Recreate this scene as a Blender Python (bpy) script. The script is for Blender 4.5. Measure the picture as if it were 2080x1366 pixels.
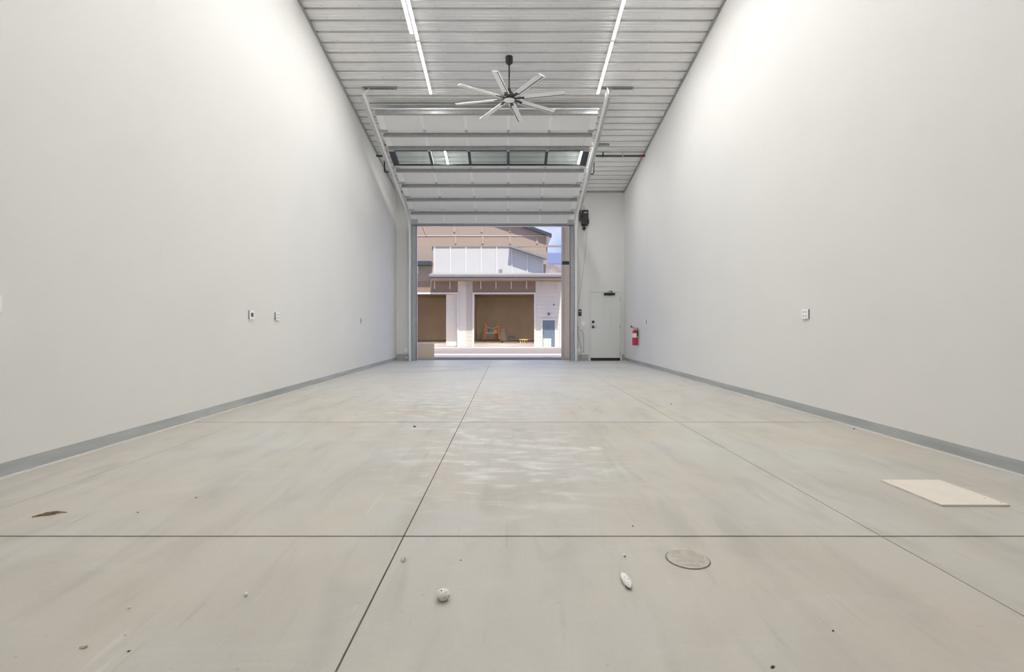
import bpy, math, random
from mathutils import Vector, Matrix
random.seed(7)
S = bpy.context.scene
for o in list(bpy.data.objects): bpy.data.objects.remove(o)
COL = S.collection

# ------------------------------------------------------------------ camera, sky, sun, exposure
CZ, F = 1.056, 1020.0                      # camera height (m), focal length (px of a 2080 px frame)
PX, PY = 1033.0, 665.0                     # vanishing point of the room axis in the photograph
cam_d = bpy.data.cameras.new('camera'); cam = bpy.data.objects.new('camera', cam_d); COL.objects.link(cam)
cam.location = (0, 0, CZ); cam.rotation_euler = (math.pi/2, 0, 0)
cam_d.sensor_width = 36; cam_d.lens = F/2080*36; cam_d.clip_end = 400; cam_d.clip_start = 0.05
cam_d.shift_x = (1040-PX)/2080; cam_d.shift_y = -(683-PY)/2080
S.camera = cam
W = bpy.data.worlds.new('sky'); S.world = W; W.use_nodes = True
nt = W.node_tree; nt.nodes.clear()
def wn(t): return nt.nodes.new(t)
out = wn('ShaderNodeOutputWorld'); bg = wn('ShaderNodeBackground'); tc = wn('ShaderNodeTexCoord')
sep = wn('ShaderNodeSeparateXYZ'); ramp = wn('ShaderNodeValToRGB'); noi = wn('ShaderNodeTexNoise'); cr = wn('ShaderNodeValToRGB'); mx = wn('ShaderNodeMix')
mx.data_type = 'RGBA'
ramp.color_ramp.elements[0].position = 0.0; ramp.color_ramp.elements[0].color = (.22, .36, .80, 1)
ramp.color_ramp.elements[1].position = 0.6; ramp.color_ramp.elements[1].color = (.24, .38, .78, 1)
noi.inputs['Scale'].default_value = 7; noi.inputs['Detail'].default_value = 6
cr.color_ramp.elements[0].position = .40; cr.color_ramp.elements[0].color = (0, 0, 0, 1)
cr.color_ramp.elements[1].position = .64; cr.color_ramp.elements[1].color = (1, 1, 1, 1)
mx.inputs[7].default_value = (.62, .57, .60, 1)
L = nt.links.new
L(tc.outputs['Generated'], sep.inputs[0]); L(sep.outputs['Z'], ramp.inputs[0]); L(tc.outputs['Generated'], noi.inputs['Vector'])
L(noi.outputs['Fac'], cr.inputs[0]); L(cr.outputs[0], mx.inputs[0]); L(ramp.outputs[0], mx.inputs[6]); L(mx.outputs[2], bg.inputs[0]); L(bg.outputs[0], out.inputs[0])
bg.inputs[1].default_value = 1.35
sun_d = bpy.data.lights.new('sun', 'SUN'); sun = bpy.data.objects.new('sun', sun_d); COL.objects.link(sun)
sun_d.energy = 6.2; sun_d.angle = math.radians(.6); sun_d.color = (1, .95, .87)
sdir = Vector((.10, -.42, 1.0)).normalized()          # towards the sun: high, behind the camera
sun.rotation_euler = sdir.to_track_quat('Z', 'Y').to_euler(); sun.location = (0, -20, 40)
vs = S.view_settings
vs.view_transform = 'Standard'; vs.look = 'None'; vs.gamma = 1; vs.use_curve_mapping = False; vs.exposure = 0.24
LED = 122.0                                             # radiance of the strip light diffusers

# ------------------------------------------------------------------ materials
MATS = {}
def mat(name, col, rough=.6, metal=0., var=.0, scale=6., bump=0., bscale=60., spec=.5, stretch=(1, 1, 1), emit=None, es=0.):
    m = bpy.data.materials.new(name); m.use_nodes = True; MATS[name] = m
    t = m.node_tree; b = t.nodes['Principled BSDF']
    b.inputs['Base Color'].default_value = (*col, 1); b.inputs['Roughness'].default_value = rough
    b.inputs['Metallic'].default_value = metal; b.inputs['Specular IOR Level'].default_value = spec
    if emit:
        b.inputs['Emission Color'].default_value = (*emit, 1); b.inputs['Emission Strength'].default_value = es
    tcn = t.nodes.new('ShaderNodeTexCoord'); mp = t.nodes.new('ShaderNodeMapping'); mp.inputs['Scale'].default_value = stretch
    t.links.new(tcn.outputs['Object'], mp.inputs[0])
    if var > 0:
        n = t.nodes.new('ShaderNodeTexNoise'); n.inputs['Scale'].default_value = scale; n.inputs['Detail'].default_value = 5
        r = t.nodes.new('ShaderNodeValToRGB'); t.links.new(mp.outputs[0], n.inputs['Vector'])
        r.color_ramp.elements[0].position = .3; r.color_ramp.elements[1].position = .7
        r.color_ramp.elements[0].color = (*[c*(1-var) for c in col], 1); r.color_ramp.elements[1].color = (*[min(1, c*(1+var)) for c in col], 1)
        t.links.new(n.outputs['Fac'], r.inputs[0]); t.links.new(r.outputs[0], b.inputs['Base Color'])
    if bump > 0:
        n2 = t.nodes.new('ShaderNodeTexNoise'); n2.inputs['Scale'].default_value = bscale; n2.inputs['Detail'].default_value = 3
        bp = t.nodes.new('ShaderNodeBump'); bp.inputs['Strength'].default_value = bump; bp.inputs['Distance'].default_value = .01
        t.links.new(mp.outputs[0], n2.inputs['Vector']); t.links.new(n2.outputs['Fac'], bp.inputs['Height']); t.links.new(bp.outputs[0], b.inputs['Normal'])
    return m
mat('wall_paint', (0.805, 0.8, 0.785), .85, var=.012, scale=.9, bump=.08, bscale=25, spec=.2)
mat('ceiling_metal', (0.88, 0.88, 0.87), .30, metal=.6, var=.03, scale=3)
mat('zinc', (.62, .63, .63), .35, metal=.8, var=.12, scale=14)
mat('strut_steel', (.42, .43, .43), .4, metal=.6, var=.1, scale=12)
mat('door_white', (0.88, 0.88, 0.87), .45, var=.01, scale=4)
mat('stile_white', (0.98, 0.98, 0.97), .4, var=.01, scale=9)
mat('charcoal', (.045, .052, .062), .45, var=.1, scale=8)
mat('black_metal', (.012, .012, .013), .45, var=.2, scale=10)
mat('black_plastic', (.018, .018, .018), .4, var=.15, scale=15)
mat('aluminium', (0.97, 0.97, 0.96), .4, metal=.1, var=.03, scale=20)
mat('white_plastic', (0.97, 0.97, 0.96), .35, var=.01, scale=30)
mat('grey_plastic', (.5, .51, .5), .5, var=.05, scale=30)
mat('led', (.95, .95, .93), .5, emit=(1, .985, .955), es=LED, var=.005)
mat('back_box_grey', (.13, .13, .125), .6, var=.05, scale=20)
mat('housing_glow', (.95, .95, .93), .5, emit=(1, .985, .955), es=.75, var=.005)  # faint glow for a white housing that is not a light source
mat('led_bay_fill', (.95, .95, .93), .5, emit=(1, .93, .84), es=420, var=.005)  # emitter of the added fill lamps in the bays
mat('fixture_white', (.9, .9, .9), .4, var=.01, scale=10)
mat('steel_door', (0.78, 0.785, 0.77), .45, var=.01, scale=3)
mat('jamb_steel', (.40, .44, .45), .45, metal=.4, var=.06, scale=6)
mat('curb_concrete', (.43, .445, .45), .85, var=.14, scale=5, bump=.2, bscale=70, stretch=(1, .25, 2))
mat('expansion_strip', (.74, .72, .69), .8, var=.04, scale=20)
mat('red_paint', (.55, .02, .06), .3, var=.05, scale=20)
mat('paper_label', (.85, .84, .8), .6, var=.05, scale=50)
mat('board', (.80, .745, .67), .8, var=.035, scale=6, bump=.05, bscale=40)
mat('drain_metal', (.52, .49, .43), .5, metal=.3, var=.15, scale=30)
mat('drain_gap', (.2, .18, .15), .9, var=.1, scale=20)
mat('joint_dark', (0.02, 0.018, 0.015), .95, var=.3, scale=8)
mat('foam', (0.96, 0.95, 0.92), .9, var=.03, scale=60, bump=.3, bscale=160)
mat('dead_leaf', (.30, .22, .13), .9, var=.5, scale=40, bump=.4)
mat('dark_speck', (.05, .043, .035), .9, var=.3, scale=60)
mat('wood_chip', (.62, .54, .42), .8, var=.2, scale=60)
mat('asphalt', (0.19, 0.165, 0.16), .9, var=.08, scale=2, bump=.3, bscale=40)
mat('concrete_pale', (0.576, 0.538, 0.477), .9, var=.05, scale=2)
mat('siding_grey', (0.52, 0.46, 0.4), .8, var=.03, scale=1.5, stretch=(.3, 1, 5))
mat('siding_pale', (0.66, 0.61, 0.53), .8, var=.02, scale=1.5, stretch=(.3, 1, 5))
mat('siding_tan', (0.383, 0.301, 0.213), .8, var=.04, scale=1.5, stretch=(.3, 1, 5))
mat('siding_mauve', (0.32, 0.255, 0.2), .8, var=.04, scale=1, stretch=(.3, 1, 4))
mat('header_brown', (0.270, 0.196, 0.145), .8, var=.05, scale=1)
mat('bay_brown', (.56, .47, .38), .85, var=.08, scale=.6)
mat('bay_floor', (.22, .20, .20), .8, var=.15, scale=.8)
mat('trim_white', (0.66, 0.64, 0.6), .6, var=.01, scale=2)
mat('panel_white', (0.5, 0.5, 0.47), .7, var=.015, scale=1)
mat('roof_slate', (0.05, 0.06, 0.075), .5, metal=.2, var=.08, scale=1)
mat('roof_blue', (0.096, 0.116, 0.221), .5, var=.08, scale=1)
mat('post_tan', (.72, .58, .44), .8, var=.04, scale=1.5)
mat('post_grey', (.56, .50, .45), .8, var=.04, scale=1.5)
mat('stone', (0.312, 0.268, 0.259), .9, var=.2, scale=2.5, bump=.4, bscale=6)
mat('gutter_grey', (0.248, 0.235, 0.228), .5, var=.05, scale=2)
mat('far_door_blue', (0.13, 0.17, 0.22), .5, var=.04, scale=1)
mat('orange_paint', (.72, .24, .08), .5, var=.08, scale=4)
mat('blue_plastic', (.10, .26, .55), .4, var=.08, scale=4)
mat('canvas', (.72, .66, .58), .9, var=.12, scale=4)
mat('yellow_wood', (.78, .58, .16), .6, var=.1, scale=5)
mat('grey_pile', (.44, .40, .36), .9, var=.15, scale=4)
mat('sticker_red', (.75, .03, .06), .5, var=.02)
# glazing: clear pane, part transparent and part mirror by the Fresnel law
m = bpy.data.materials.new('pane_glass'); m.use_nodes = True; MATS['pane_glass'] = m
t = m.node_tree; t.nodes.clear(); o_ = t.nodes.new('ShaderNodeOutputMaterial'); ms = t.nodes.new('ShaderNodeMixShader'); tr = t.nodes.new('ShaderNodeBsdfTransparent')
gl = t.nodes.new('ShaderNodeBsdfGlossy'); 
lw = t.nodes.new('ShaderNodeLayerWeight'); lw.inputs[0].default_value = .5; p5 = t.nodes.new('ShaderNodeMath'); p5.operation = 'POWER'; p5.inputs[1].default_value = 4
ma = t.nodes.new('ShaderNodeMath'); ma.operation = 'MULTIPLY_ADD'; ma.inputs[1].default_value = .8; ma.inputs[2].default_value = .06
t.links.new(lw.outputs['Facing'], p5.inputs[0]); t.links.new(p5.outputs[0], ma.inputs[0])
gl.inputs['Roughness'].default_value = .02; tr.inputs[0].default_value = (.93, .97, .97, 1)
t.links.new(ma.outputs[0], ms.inputs[0]); t.links.new(tr.outputs[0], ms.inputs[1]); t.links.new(gl.outputs[0], ms.inputs[2]); t.links.new(ms.outputs[0], o_.inputs[0])

# concrete floor: warm grey with cool patches, brushed streaks and dusty white scuffs
def floor_mat():
    m = bpy.data.materials.new('concrete_floor'); m.use_nodes = True; MATS['concrete_floor'] = m
    t = m.node_tree; N = t.nodes; K = t.links.new; b = N['Principled BSDF']
    g = N.new('ShaderNodeNewGeometry')
    def noise(sc, det, st=(1, 1, 1), rot=0, dist=0.):
        mp = N.new('ShaderNodeMapping'); mp.inputs['Scale'].default_value = st; mp.inputs['Rotation'].default_value = (0, 0, rot)
        K(g.outputs['Position'], mp.inputs[0]); n = N.new('ShaderNodeTexNoise'); n.inputs['Scale'].default_value = sc; n.inputs['Detail'].default_value = det
        n.inputs['Distortion'].default_value = dist; K(mp.outputs[0], n.inputs['Vector']); return n.outputs['Fac']
    def rmp(src, p0, p1, c0=(0, 0, 0, 1), c1=(1, 1, 1, 1)):
        r = N.new('ShaderNodeValToRGB'); r.color_ramp.elements[0].position = p0; r.color_ramp.elements[1].position = p1
        r.color_ramp.elements[0].color = c0; r.color_ramp.elements[1].color = c1; K(src, r.inputs[0]); return r.outputs[0]
    def mix(f, a, c, mode='MIX'):
        x = N.new('ShaderNodeMix'); x.data_type = 'RGBA'; x.blend_type = mode
        if isinstance(f, (int, float)): x.inputs[0].default_value = f
        else: K(f, x.inputs[0])
        for v, s in ((a, 6), (c, 7)):
            if isinstance(v, tuple): x.inputs[s].default_value = v
            else: K(v, x.inputs[s])
        return x.outputs[2]
    def mathn(op, a, c):
        x = N.new('ShaderNodeMath'); x.operation = op
        for v, s in ((a, 0), (c, 1)):
            if isinstance(v, (int, float)): x.inputs[s].default_value = v
            else: K(v, x.inputs[s])
        return x.outputs[0]
    base = mix(rmp(noise(.75, 5, dist=.6), .35, .65), (.575, .525, .46, 1), (.57, .56, .53, 1))
    base = mix(mathn('MULTIPLY', rmp(noise(2.2, 6, (1, .35, 1), .5, .4), .45, .72), .35), base, (.40, .375, .33, 1))
    base = mix(mathn('MULTIPLY', rmp(noise(5, 7, (1, .22, 1), -.55, .8), .52, .72), .45), base, (.385, .375, .35, 1))
    base = mix(mathn('MULTIPLY', rmp(noise(3.2, 8, (.5, 1.3, 1), .2, 1.), .55, .72), .35), base, (.62, .60, .56, 1))
    base = mix(mathn('MULTIPLY', rmp(noise(55, 3), .3, .75), .10), base, (.30, .285, .26, 1))
    # fine trowel and drag scratches in several directions
    for rot, col_, sc_, lo in ((.9, (.36, .335, .29, 1), 16, .63), (-.7, (.38, .36, .32, 1), 13, .64), (.15, (.70, .67, .62, 1), 18, .64), (2.2, (.34, .32, .28, 1), 9, .66)):
        patch = rmp(noise(1.3, 3, (1, 1, 1), rot), .48, .62)
        base = mix(mathn('MULTIPLY', mathn('MULTIPLY', rmp(noise(sc_, 5, (1, .07, 1), rot, .25), lo, lo+.09), patch), .55), base, col_)
    base = mix(mathn('MULTIPLY', rmp(noise(34, 2), .73, .78), .5), base, (.25, .22, .18, 1))
    # dusty scuffed zone in the middle of the bay
    sp = N.new('ShaderNodeSeparateXYZ'); K(g.outputs['Position'], sp.inputs[0])
    def blob(cx, cy, rx, ry):
        dx = mathn('DIVIDE', mathn('SUBTRACT', sp.outputs[0], cx), rx); dy = mathn('DIVIDE', mathn('SUBTRACT', sp.outputs[1], cy), ry)
        d = mathn('SQRT', mathn('ADD', mathn('MULTIPLY', dx, dx), mathn('MULTIPLY', dy, dy)), 0)
        r = N.new('ShaderNodeMapRange'); r.inputs[1].default_value = 1.; r.inputs[2].default_value = .25; r.inputs[3].default_value = 0; r.inputs[4].default_value = 1
        K(d, r.inputs[0]); return r.outputs[0]
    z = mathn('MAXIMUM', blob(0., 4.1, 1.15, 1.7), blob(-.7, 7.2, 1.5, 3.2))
    base = mix(mathn('MULTIPLY', mathn('MULTIPLY', blob(0, 14.0, 5.5, 8.0), rmp(noise(1.1, 7, (.5, 1, 1), .1, .8), .15, .5)), .92), base, (.80, .81, .80, 1))  # far-end dust, whitened further: bounced daylight put into the colour
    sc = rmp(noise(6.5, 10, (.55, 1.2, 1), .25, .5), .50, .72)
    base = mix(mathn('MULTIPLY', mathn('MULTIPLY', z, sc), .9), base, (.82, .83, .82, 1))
    base = mix(mathn('MULTIPLY', blob(.75, 1.95, .75, .42), .22), base, (.62, .58, .51, 1))
    # a swept arc of dust
    ax = mathn('SUBTRACT', sp.outputs[0], .62); ay = mathn('SUBTRACT', sp.outputs[1], 5.62)
    rr = mathn('SQRT', mathn('ADD', mathn('MULTIPLY', ax, ax), mathn('MULTIPLY', ay, ay)), 0)
    ring = N.new('ShaderNodeMapRange'); ring.inputs[1].default_value = .09; ring.inputs[2].default_value = .02
    K(mathn('ABSOLUTE', mathn('SUBTRACT', rr, 1.25), 0), ring.inputs[0])
    low = mathn('MULTIPLY', mathn('LESS_THAN', sp.outputs[1], 5.3), mathn('LESS_THAN', sp.outputs[0], .8))
    base = mix(mathn('MULTIPLY', mathn('MULTIPLY', mathn('MULTIPLY', ring.outputs[0], low), rmp(noise(9, 5), .35, .6)), .55), base, (.82, .82, .80, 1))
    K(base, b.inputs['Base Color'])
    rg = N.new('ShaderNodeMapRange'); rg.inputs[3].default_value = .30; rg.inputs[4].default_value = .58; K(noise(3, 5, dist=.5), rg.inputs[0]); K(rg.outputs[0], b.inputs['Roughness'])
    b.inputs['Specular IOR Level'].default_value = .4
    bp = N.new('ShaderNodeBump'); bp.inputs['Strength'].default_value = .12; bp.inputs['Distance'].default_value = .01
    K(noise(30, 5, (1, .5, 1)), bp.inputs['Height']); K(bp.outputs[0], b.inputs['Normal'])
floor_mat()

# ------------------------------------------------------------------ mesh helpers
class MB:
    def __init__(s, f=None): s.v = []; s.fc = []; s.f = f
    def add(s, vs_, fs):
        n = len(s.v); s.v += [tuple(s.f(*p)) if s.f else tuple(p) for p in vs_]; s.fc += [tuple(i+n for i in q) for q in fs]; return s
    def box(s, x0, x1, y0, y1, z0, z1):
        return s.add([(x0, y0, z0), (x1, y0, z0), (x1, y1, z0), (x0, y1, z0), (x0, y0, z1), (x1, y0, z1), (x1, y1, z1), (x0, y1, z1)],
                     [(0, 3, 2, 1), (4, 5, 6, 7), (0, 1, 5, 4), (1, 2, 6, 5), (2, 3, 7, 6), (3, 0, 4, 7)])
    def prism(s, pts, fn, a, b):                # polygon pts (2-D) pushed from a to b; fn(u, v, w) -> xyz
        n = len(pts); s.add([fn(u, v, a) for u, v in pts]+[fn(u, v, b) for u, v in pts],
              [tuple(range(n-1, -1, -1)), tuple(range(n, 2*n))]+[(i, (i+1) % n, n+(i+1) % n, n+i) for i in range(n)]); return s
    def tube(s, path, r, n=10, cap=True):
        P = [Vector(p) for p in path]; rs = r if isinstance(r, (list, tuple)) else [r]*len(P); vs_ = []
        for i, p in enumerate(P):
            d = (P[min(i+1, len(P)-1)]-P[max(i-1, 0)]).normalized(); up = Vector((0, 0, 1)) if abs(d.z) < .9 else Vector((1, 0, 0))
            a = d.cross(up).normalized(); b_ = a.cross(d)
            vs_ += [p+(a*math.cos(2*math.pi*k/n)+b_*math.sin(2*math.pi*k/n))*rs[i] for k in range(n)]
        fs = [(i*n+k, i*n+(k+1) % n, (i+1)*n+(k+1) % n, (i+1)*n+k) for i in range(len(P)-1) for k in range(n)]
        if cap: fs += [tuple(range(n-1, -1, -1)), tuple((len(P)-1)*n+k for k in range(n))]
        return s.add(vs_, fs)
    def bar(s, p, q, w, h):                     # rectangular bar from p to q
        p, q = Vector(p), Vector(q); d = (q-p).normalized(); up = Vector((0, 0, 1)) if abs(d.z) < .95 else Vector((0, 1, 0))
        a = d.cross(up).normalized()*w/2; b_ = a.cross(d).normalized()*h/2
        return s.add([e+sa*a+sb*b_ for e in (p, q) for sa, sb in ((-1, -1), (1, -1), (1, 1), (-1, 1))],
                     [(3, 2, 1, 0), (4, 5, 6, 7), (0, 1, 5, 4), (1, 2, 6, 5), (2, 3, 7, 6), (3, 0, 4, 7)])
    def lathe(s, prof, c=(0, 0, 0), n=24, ax='z'):
        vs_ = []
        for r, h in prof:
            for k in range(n):
                a = 2*math.pi*k/n; u, v = r*math.cos(a), r*math.sin(a)
                p = (u, v, h) if ax == 'z' else ((h, u, v) if ax == 'x' else (u, h, v))
                vs_.append((c[0]+p[0], c[1]+p[1], c[2]+p[2]))
        m_ = len(prof); fs = [(i*n+k, i*n+(k+1) % n, (i+1)*n+(k+1) % n, (i+1)*n+k) for i in range(m_-1) for k in range(n)]
        fs += [tuple(range(n-1, -1, -1)), tuple((m_-1)*n+k for k in range(n))]
        return s.add(vs_, fs)
    def build(s, name, m_, parent=None, smooth=False, bevel=0., origin=None):
        me = bpy.data.meshes.new(name); vv = s.v
        if origin: vv = [(a-origin[0], b-origin[1], c-origin[2]) for a, b, c in vv]
        me.from_pydata(vv, [], s.fc); me.materials.append(MATS[m_])
        import bmesh
        bm = bmesh.new(); bm.from_mesh(me); bmesh.ops.recalc_face_normals(bm, faces=bm.faces); bm.to_mesh(me); bm.free()
        ob = bpy.data.objects.new(name, me); COL.objects.link(ob)
        if origin: ob.location = origin
        if parent:
            ob.parent = parent; ob.matrix_parent_inverse = Matrix.Translation(parent.location).inverted() if parent.location.length else Matrix()
        if smooth:
            me.polygons.foreach_set('use_smooth', [True]*len(me.polygons)); me.set_sharp_from_angle(angle=math.radians(38))
        if bevel: md = ob.modifiers.new('bevel', 'BEVEL'); md.width = bevel; md.segments = 2; md.limit_method = 'ANGLE'
        return ob
def tag(o, label, cat, group=None):
    o['label'] = label; o['category'] = cat
    if group: o['group'] = group
    return o
def struct(o, label=None):
    o['kind'] = 'structure'
    if label: o['label'] = label
    return o
def empty(name, loc=(0, 0, 0)):
    o = bpy.data.objects.new(name, None); COL.objects.link(o); o.location = loc; o.empty_display_size = .1; return o
def bx(name, m_, x0, x1, y0, y1, z0, z1, parent=None, bevel=0.): return MB().box(x0, x1, y0, y1, z0, z1).build(name, m_, parent, bevel=bevel)
def fpt(x, y):                                   # floor point under a photo pixel
    Y = CZ*F/(y-PY); return ((x-PX)*Y/F, Y)

# ------------------------------------------------------------------ the shell
XL, XR, YB, YN = -3.54, 3.65, 15.84, -4.2
SL = .1675; ANG = math.atan(SL)
def ceil_z(y): return CZ+6.92-SL*y
TOP = .35
yz = lambda u, v, w: (w, u, v)
xz = lambda u, v, w: (u, w, v)
side = [(YN, -.03), (YB, -.03), (YB, ceil_z(YB)+.08), (YN, ceil_z(YN)+.08)]
struct(MB().prism(side, yz, XL-.2, XL).build('wall_left', 'wall_paint'), 'tall smooth pale grey painted wall on the left')
struct(MB().prism(side, yz, XR, XR+.2).build('wall_right', 'wall_paint'), 'tall smooth pale grey painted wall on the right')
OX0, OX1, OZ = -2.92, 1.945, 4.27               # door opening in the far wall
bw = MB()
bw.box(XL-.2, OX0, YB, YB+.25, -.03, ceil_z(YB)+.08); bw.box(OX1, XR+.2, YB, YB+.25, -.03, ceil_z(YB)+.08); bw.box(OX0, OX1, YB, YB+.25, OZ, ceil_z(YB)+.08)
wb = struct(bw.build('wall_back', 'wall_paint'), 'pale far wall around the large door opening')
struct(MB().box(XL-.2, XR+.2, YN-.2, YN, -.03, ceil_z(YN)+.2).build('wall_front', 'wall_paint'))
# floor: dark bed with separate concrete slabs; the saw cuts are the gaps between them
fl = struct(MB().box(XL, XR, YN, YB+.25, -.12, -.03).build('floor', 'joint_dark'), 'bare concrete floor with dark saw-cut joints')
xs = [XL, -2.945, -.529, 1.882, XR]; ys = [YN, 2.534, 5.58, YB]
gx = [0, .0018, .0036, .0028, 0]; gy = [0, .013, .018, 0]
DR = fpt(1397, 1137)
for i in range(4):
    for j in range(3):
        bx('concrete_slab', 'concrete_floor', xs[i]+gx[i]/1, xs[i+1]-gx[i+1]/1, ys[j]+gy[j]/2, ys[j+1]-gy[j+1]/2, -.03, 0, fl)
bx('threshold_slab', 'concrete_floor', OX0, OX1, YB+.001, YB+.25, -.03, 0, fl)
# ceiling: backing deck with ribbed metal sheets
cb = MB().prism([(YN-.2, ceil_z(YN-.2)+.08), (YB+.25, ceil_z(YB+.25)+.08), (YB+.25, ceil_z(YB+.25)+.2), (YN-.2, ceil_z(YN-.2)+.2)], yz, XL-.2, XR+.2).build('ceiling', 'zinc')
struct(cb, 'sloping ribbed metal liner ceiling')
pit = .2657/math.cos(ANG)
def sheet_mesh(nr):
    prof = []
    for k in range(nr):
        a = k*pit
        # pan with two minor ribs, then a major rib standing down into the room
        for u, h in ((0, 0), (.010, 0), (.016, -.010), (.024, -.010), (.030, 0), (.082, 0), (.088, -.008), (.100, -.008), (.106, 0), (.150, 0), (.156, -.008), (.168, -.008), (.174, 0), (.216, 0), (.219, .045), (.258, .045), (.262, 0)):
            prof.append((a+u, h))
    prof.append((nr*pit, 0)); b = MB(); n = len(prof)
    b.add([(XL, u, h) for u, h in prof]+[(XR, u, h) for u, h in prof], [(i, i+1, n+i+1, n+i) for i in range(n-1)])
    me = bpy.data.meshes.new('ceiling_sheet'); me.from_pydata(b.v, [], b.fc); me.materials.append(MATS['ceiling_metal']); return me
shm = sheet_mesh(3); y = YB
k = 0
while y > YN+.01:
    y0 = y-3*.2657
    o = bpy.data.objects.new('ceiling_sheet', shm); COL.objects.link(o); o.parent = cb
    o.location = (0, y0, ceil_z(y0)+.010/math.cos(ANG)); o.rotation_euler = (-ANG, 0, 0); y = y0
# screws of the sheets: thousands of tiny heads, one part
sc = MB()
y = YB-.10
while y > 4:
    for q in range(11):
        x = -3.25+q*.65+(.05 if int(y*7) % 2 else 0); zz = ceil_z(y)+.008
        sc.box(x-.007, x+.007, y-.007, y+.007, zz-.008, zz+.002)
    y -= .2657
so = sc.build('sheet_screw', 'strut_steel', cb); so['kind'] = 'stuff'
# edge trims where the ceiling meets the walls
for n_, x0, x1 in (('trim_1', XL, XL+.028), ('trim_2', XR-.028, XR)):
    struct(MB().prism([(YN, ceil_z(YN)-.03), (YB, ceil_z(YB)-.03), (YB, ceil_z(YB)+.03), (YN, ceil_z(YN)+.03)], yz, x0, x1).build(n_, 'strut_steel'))
struct(bx('trim_3', 'strut_steel', XL+.03, XR-.03, YB-.02, YB, ceil_z(YB)-.02, ceil_z(YB)+.025))
# concrete curb and white expansion strip at the foot of the walls
for sd, xw, d in (('left', XL, 1), ('right', XR, -1)):
    a, b = sorted((xw, xw+d*.005)); c_ = struct(bx('baseboard_'+sd, 'curb_concrete', a, b, YN, YB-.02, .012, .105), 'low grey concrete curb along the '+sd+' wall')
    a, b = sorted((xw, xw+d*.032)); bx('expansion_strip', 'expansion_strip', a, b, YN, YB-.02, 0, .010, c_)
c_ = struct(MB().box(XL+.006, -3.13, YB-.006, YB, 0, .21).box(2.2, 2.52, YB-.006, YB, 0, .19).box(3.58, XR-.006, YB-.006, YB, 0, .19).build('baseboard_back', 'curb_concrete'))

# ------------------------------------------------------------------ LED strip lights
def strip(x, y0, y1, label, lit=True, w=.052):
    yc = (y0+y1)/2; r = empty('strip_light', (x, yc, ceil_z(yc))); r.rotation_euler = (-ANG, 0, 0); h = (y1-y0)/2/math.cos(ANG)-.012
    tag(r, label, 'strip light', 'LED strip lights on the ceiling')
    def ch(b, n, m_):
        o = b.build(n, m_); o.parent = r; return o
    ch(MB().box(-w/2, w/2, -h, h, -.020, .002).box(-w/2, -w/2+.003, -h, h, -.050, -.020).box(w/2-.003, w/2, -h, h, -.050, -.020), 'housing', 'fixture_white')
    ch(MB().box(-w/2+.003, w/2-.003, -h+.012, h-.012, -.054, -.0205), 'diffuser', 'led' if lit else 'housing_glow')
    for e in (-1, 1):
        a, b_ = sorted((e*(h-.011), e*h)); ch(MB().box(-w/2, w/2, a, b_, -.058, .0), 'end_cap', 'fixture_white')
    return r
LX, RX = -1.68, 1.93
nm = ['first', 'second', 'third', 'fourth', 'fifth', 'sixth', 'seventh', 'eighth']
for s_, x in (('left', LX), ('right', RX)):
    strip(x, 12.85, 14.35, 'lit LED strip on the ceiling behind the raised door, %s side, seen through its window' % s_)
    y1 = 10.88
    for q in range(6):
        strip(x, y1-1.565, y1, ('lit white LED strip in the %s ceiling row, the one ending beside the raised door' % s_) if q == 0 else 'lit white LED strip in the %s ceiling row, %s one back from the raised door' % (s_, nm[q]))
        y1 -= 1.57
strip(-1.765, 7.7, 9.16, 'wider unlit white fixture with a faint added glow, close beside the left row of bright strips', lit=False, w=.07)  # unlit housing, brightened by a glow in its material

# ------------------------------------------------------------------ ceiling fan
FY = 9.83; fx = .012; fz = ceil_z(FY); hz = CZ+4.47
fan = tag(empty('ceiling_fan', (fx, FY, fz)), 'large ceiling fan with eight pale blades on a black rod', 'ceiling fan')
MB().lathe([(.05, .03), (.072, .03), (.072, -.075), (.066, -.10), (.03, -.135), (.022, -.14)], (fx, FY, fz), 28).build('canopy', 'black_metal', fan, True)
MB().lathe([(.014, -.12), (.014, hz-fz+.10)], (fx, FY, fz), 14).build('rod', 'black_metal', fan, True)
MB().lathe([(.03, .20), (.034, .16), (.06, .13), (.105, .075), (.115, .03), (.125, .02), (.125, -.012), (.112, -.022)], (fx, FY, hz), 32).build('motor', 'black_metal', fan, True)
MB().lathe([(.05, -.010), (.108, -.018), (.108, -.030), (.085, -.036), (.02, -.038)], (fx, FY, hz), 32).build('hub_cover', 'white_plastic', fan, True)
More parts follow.
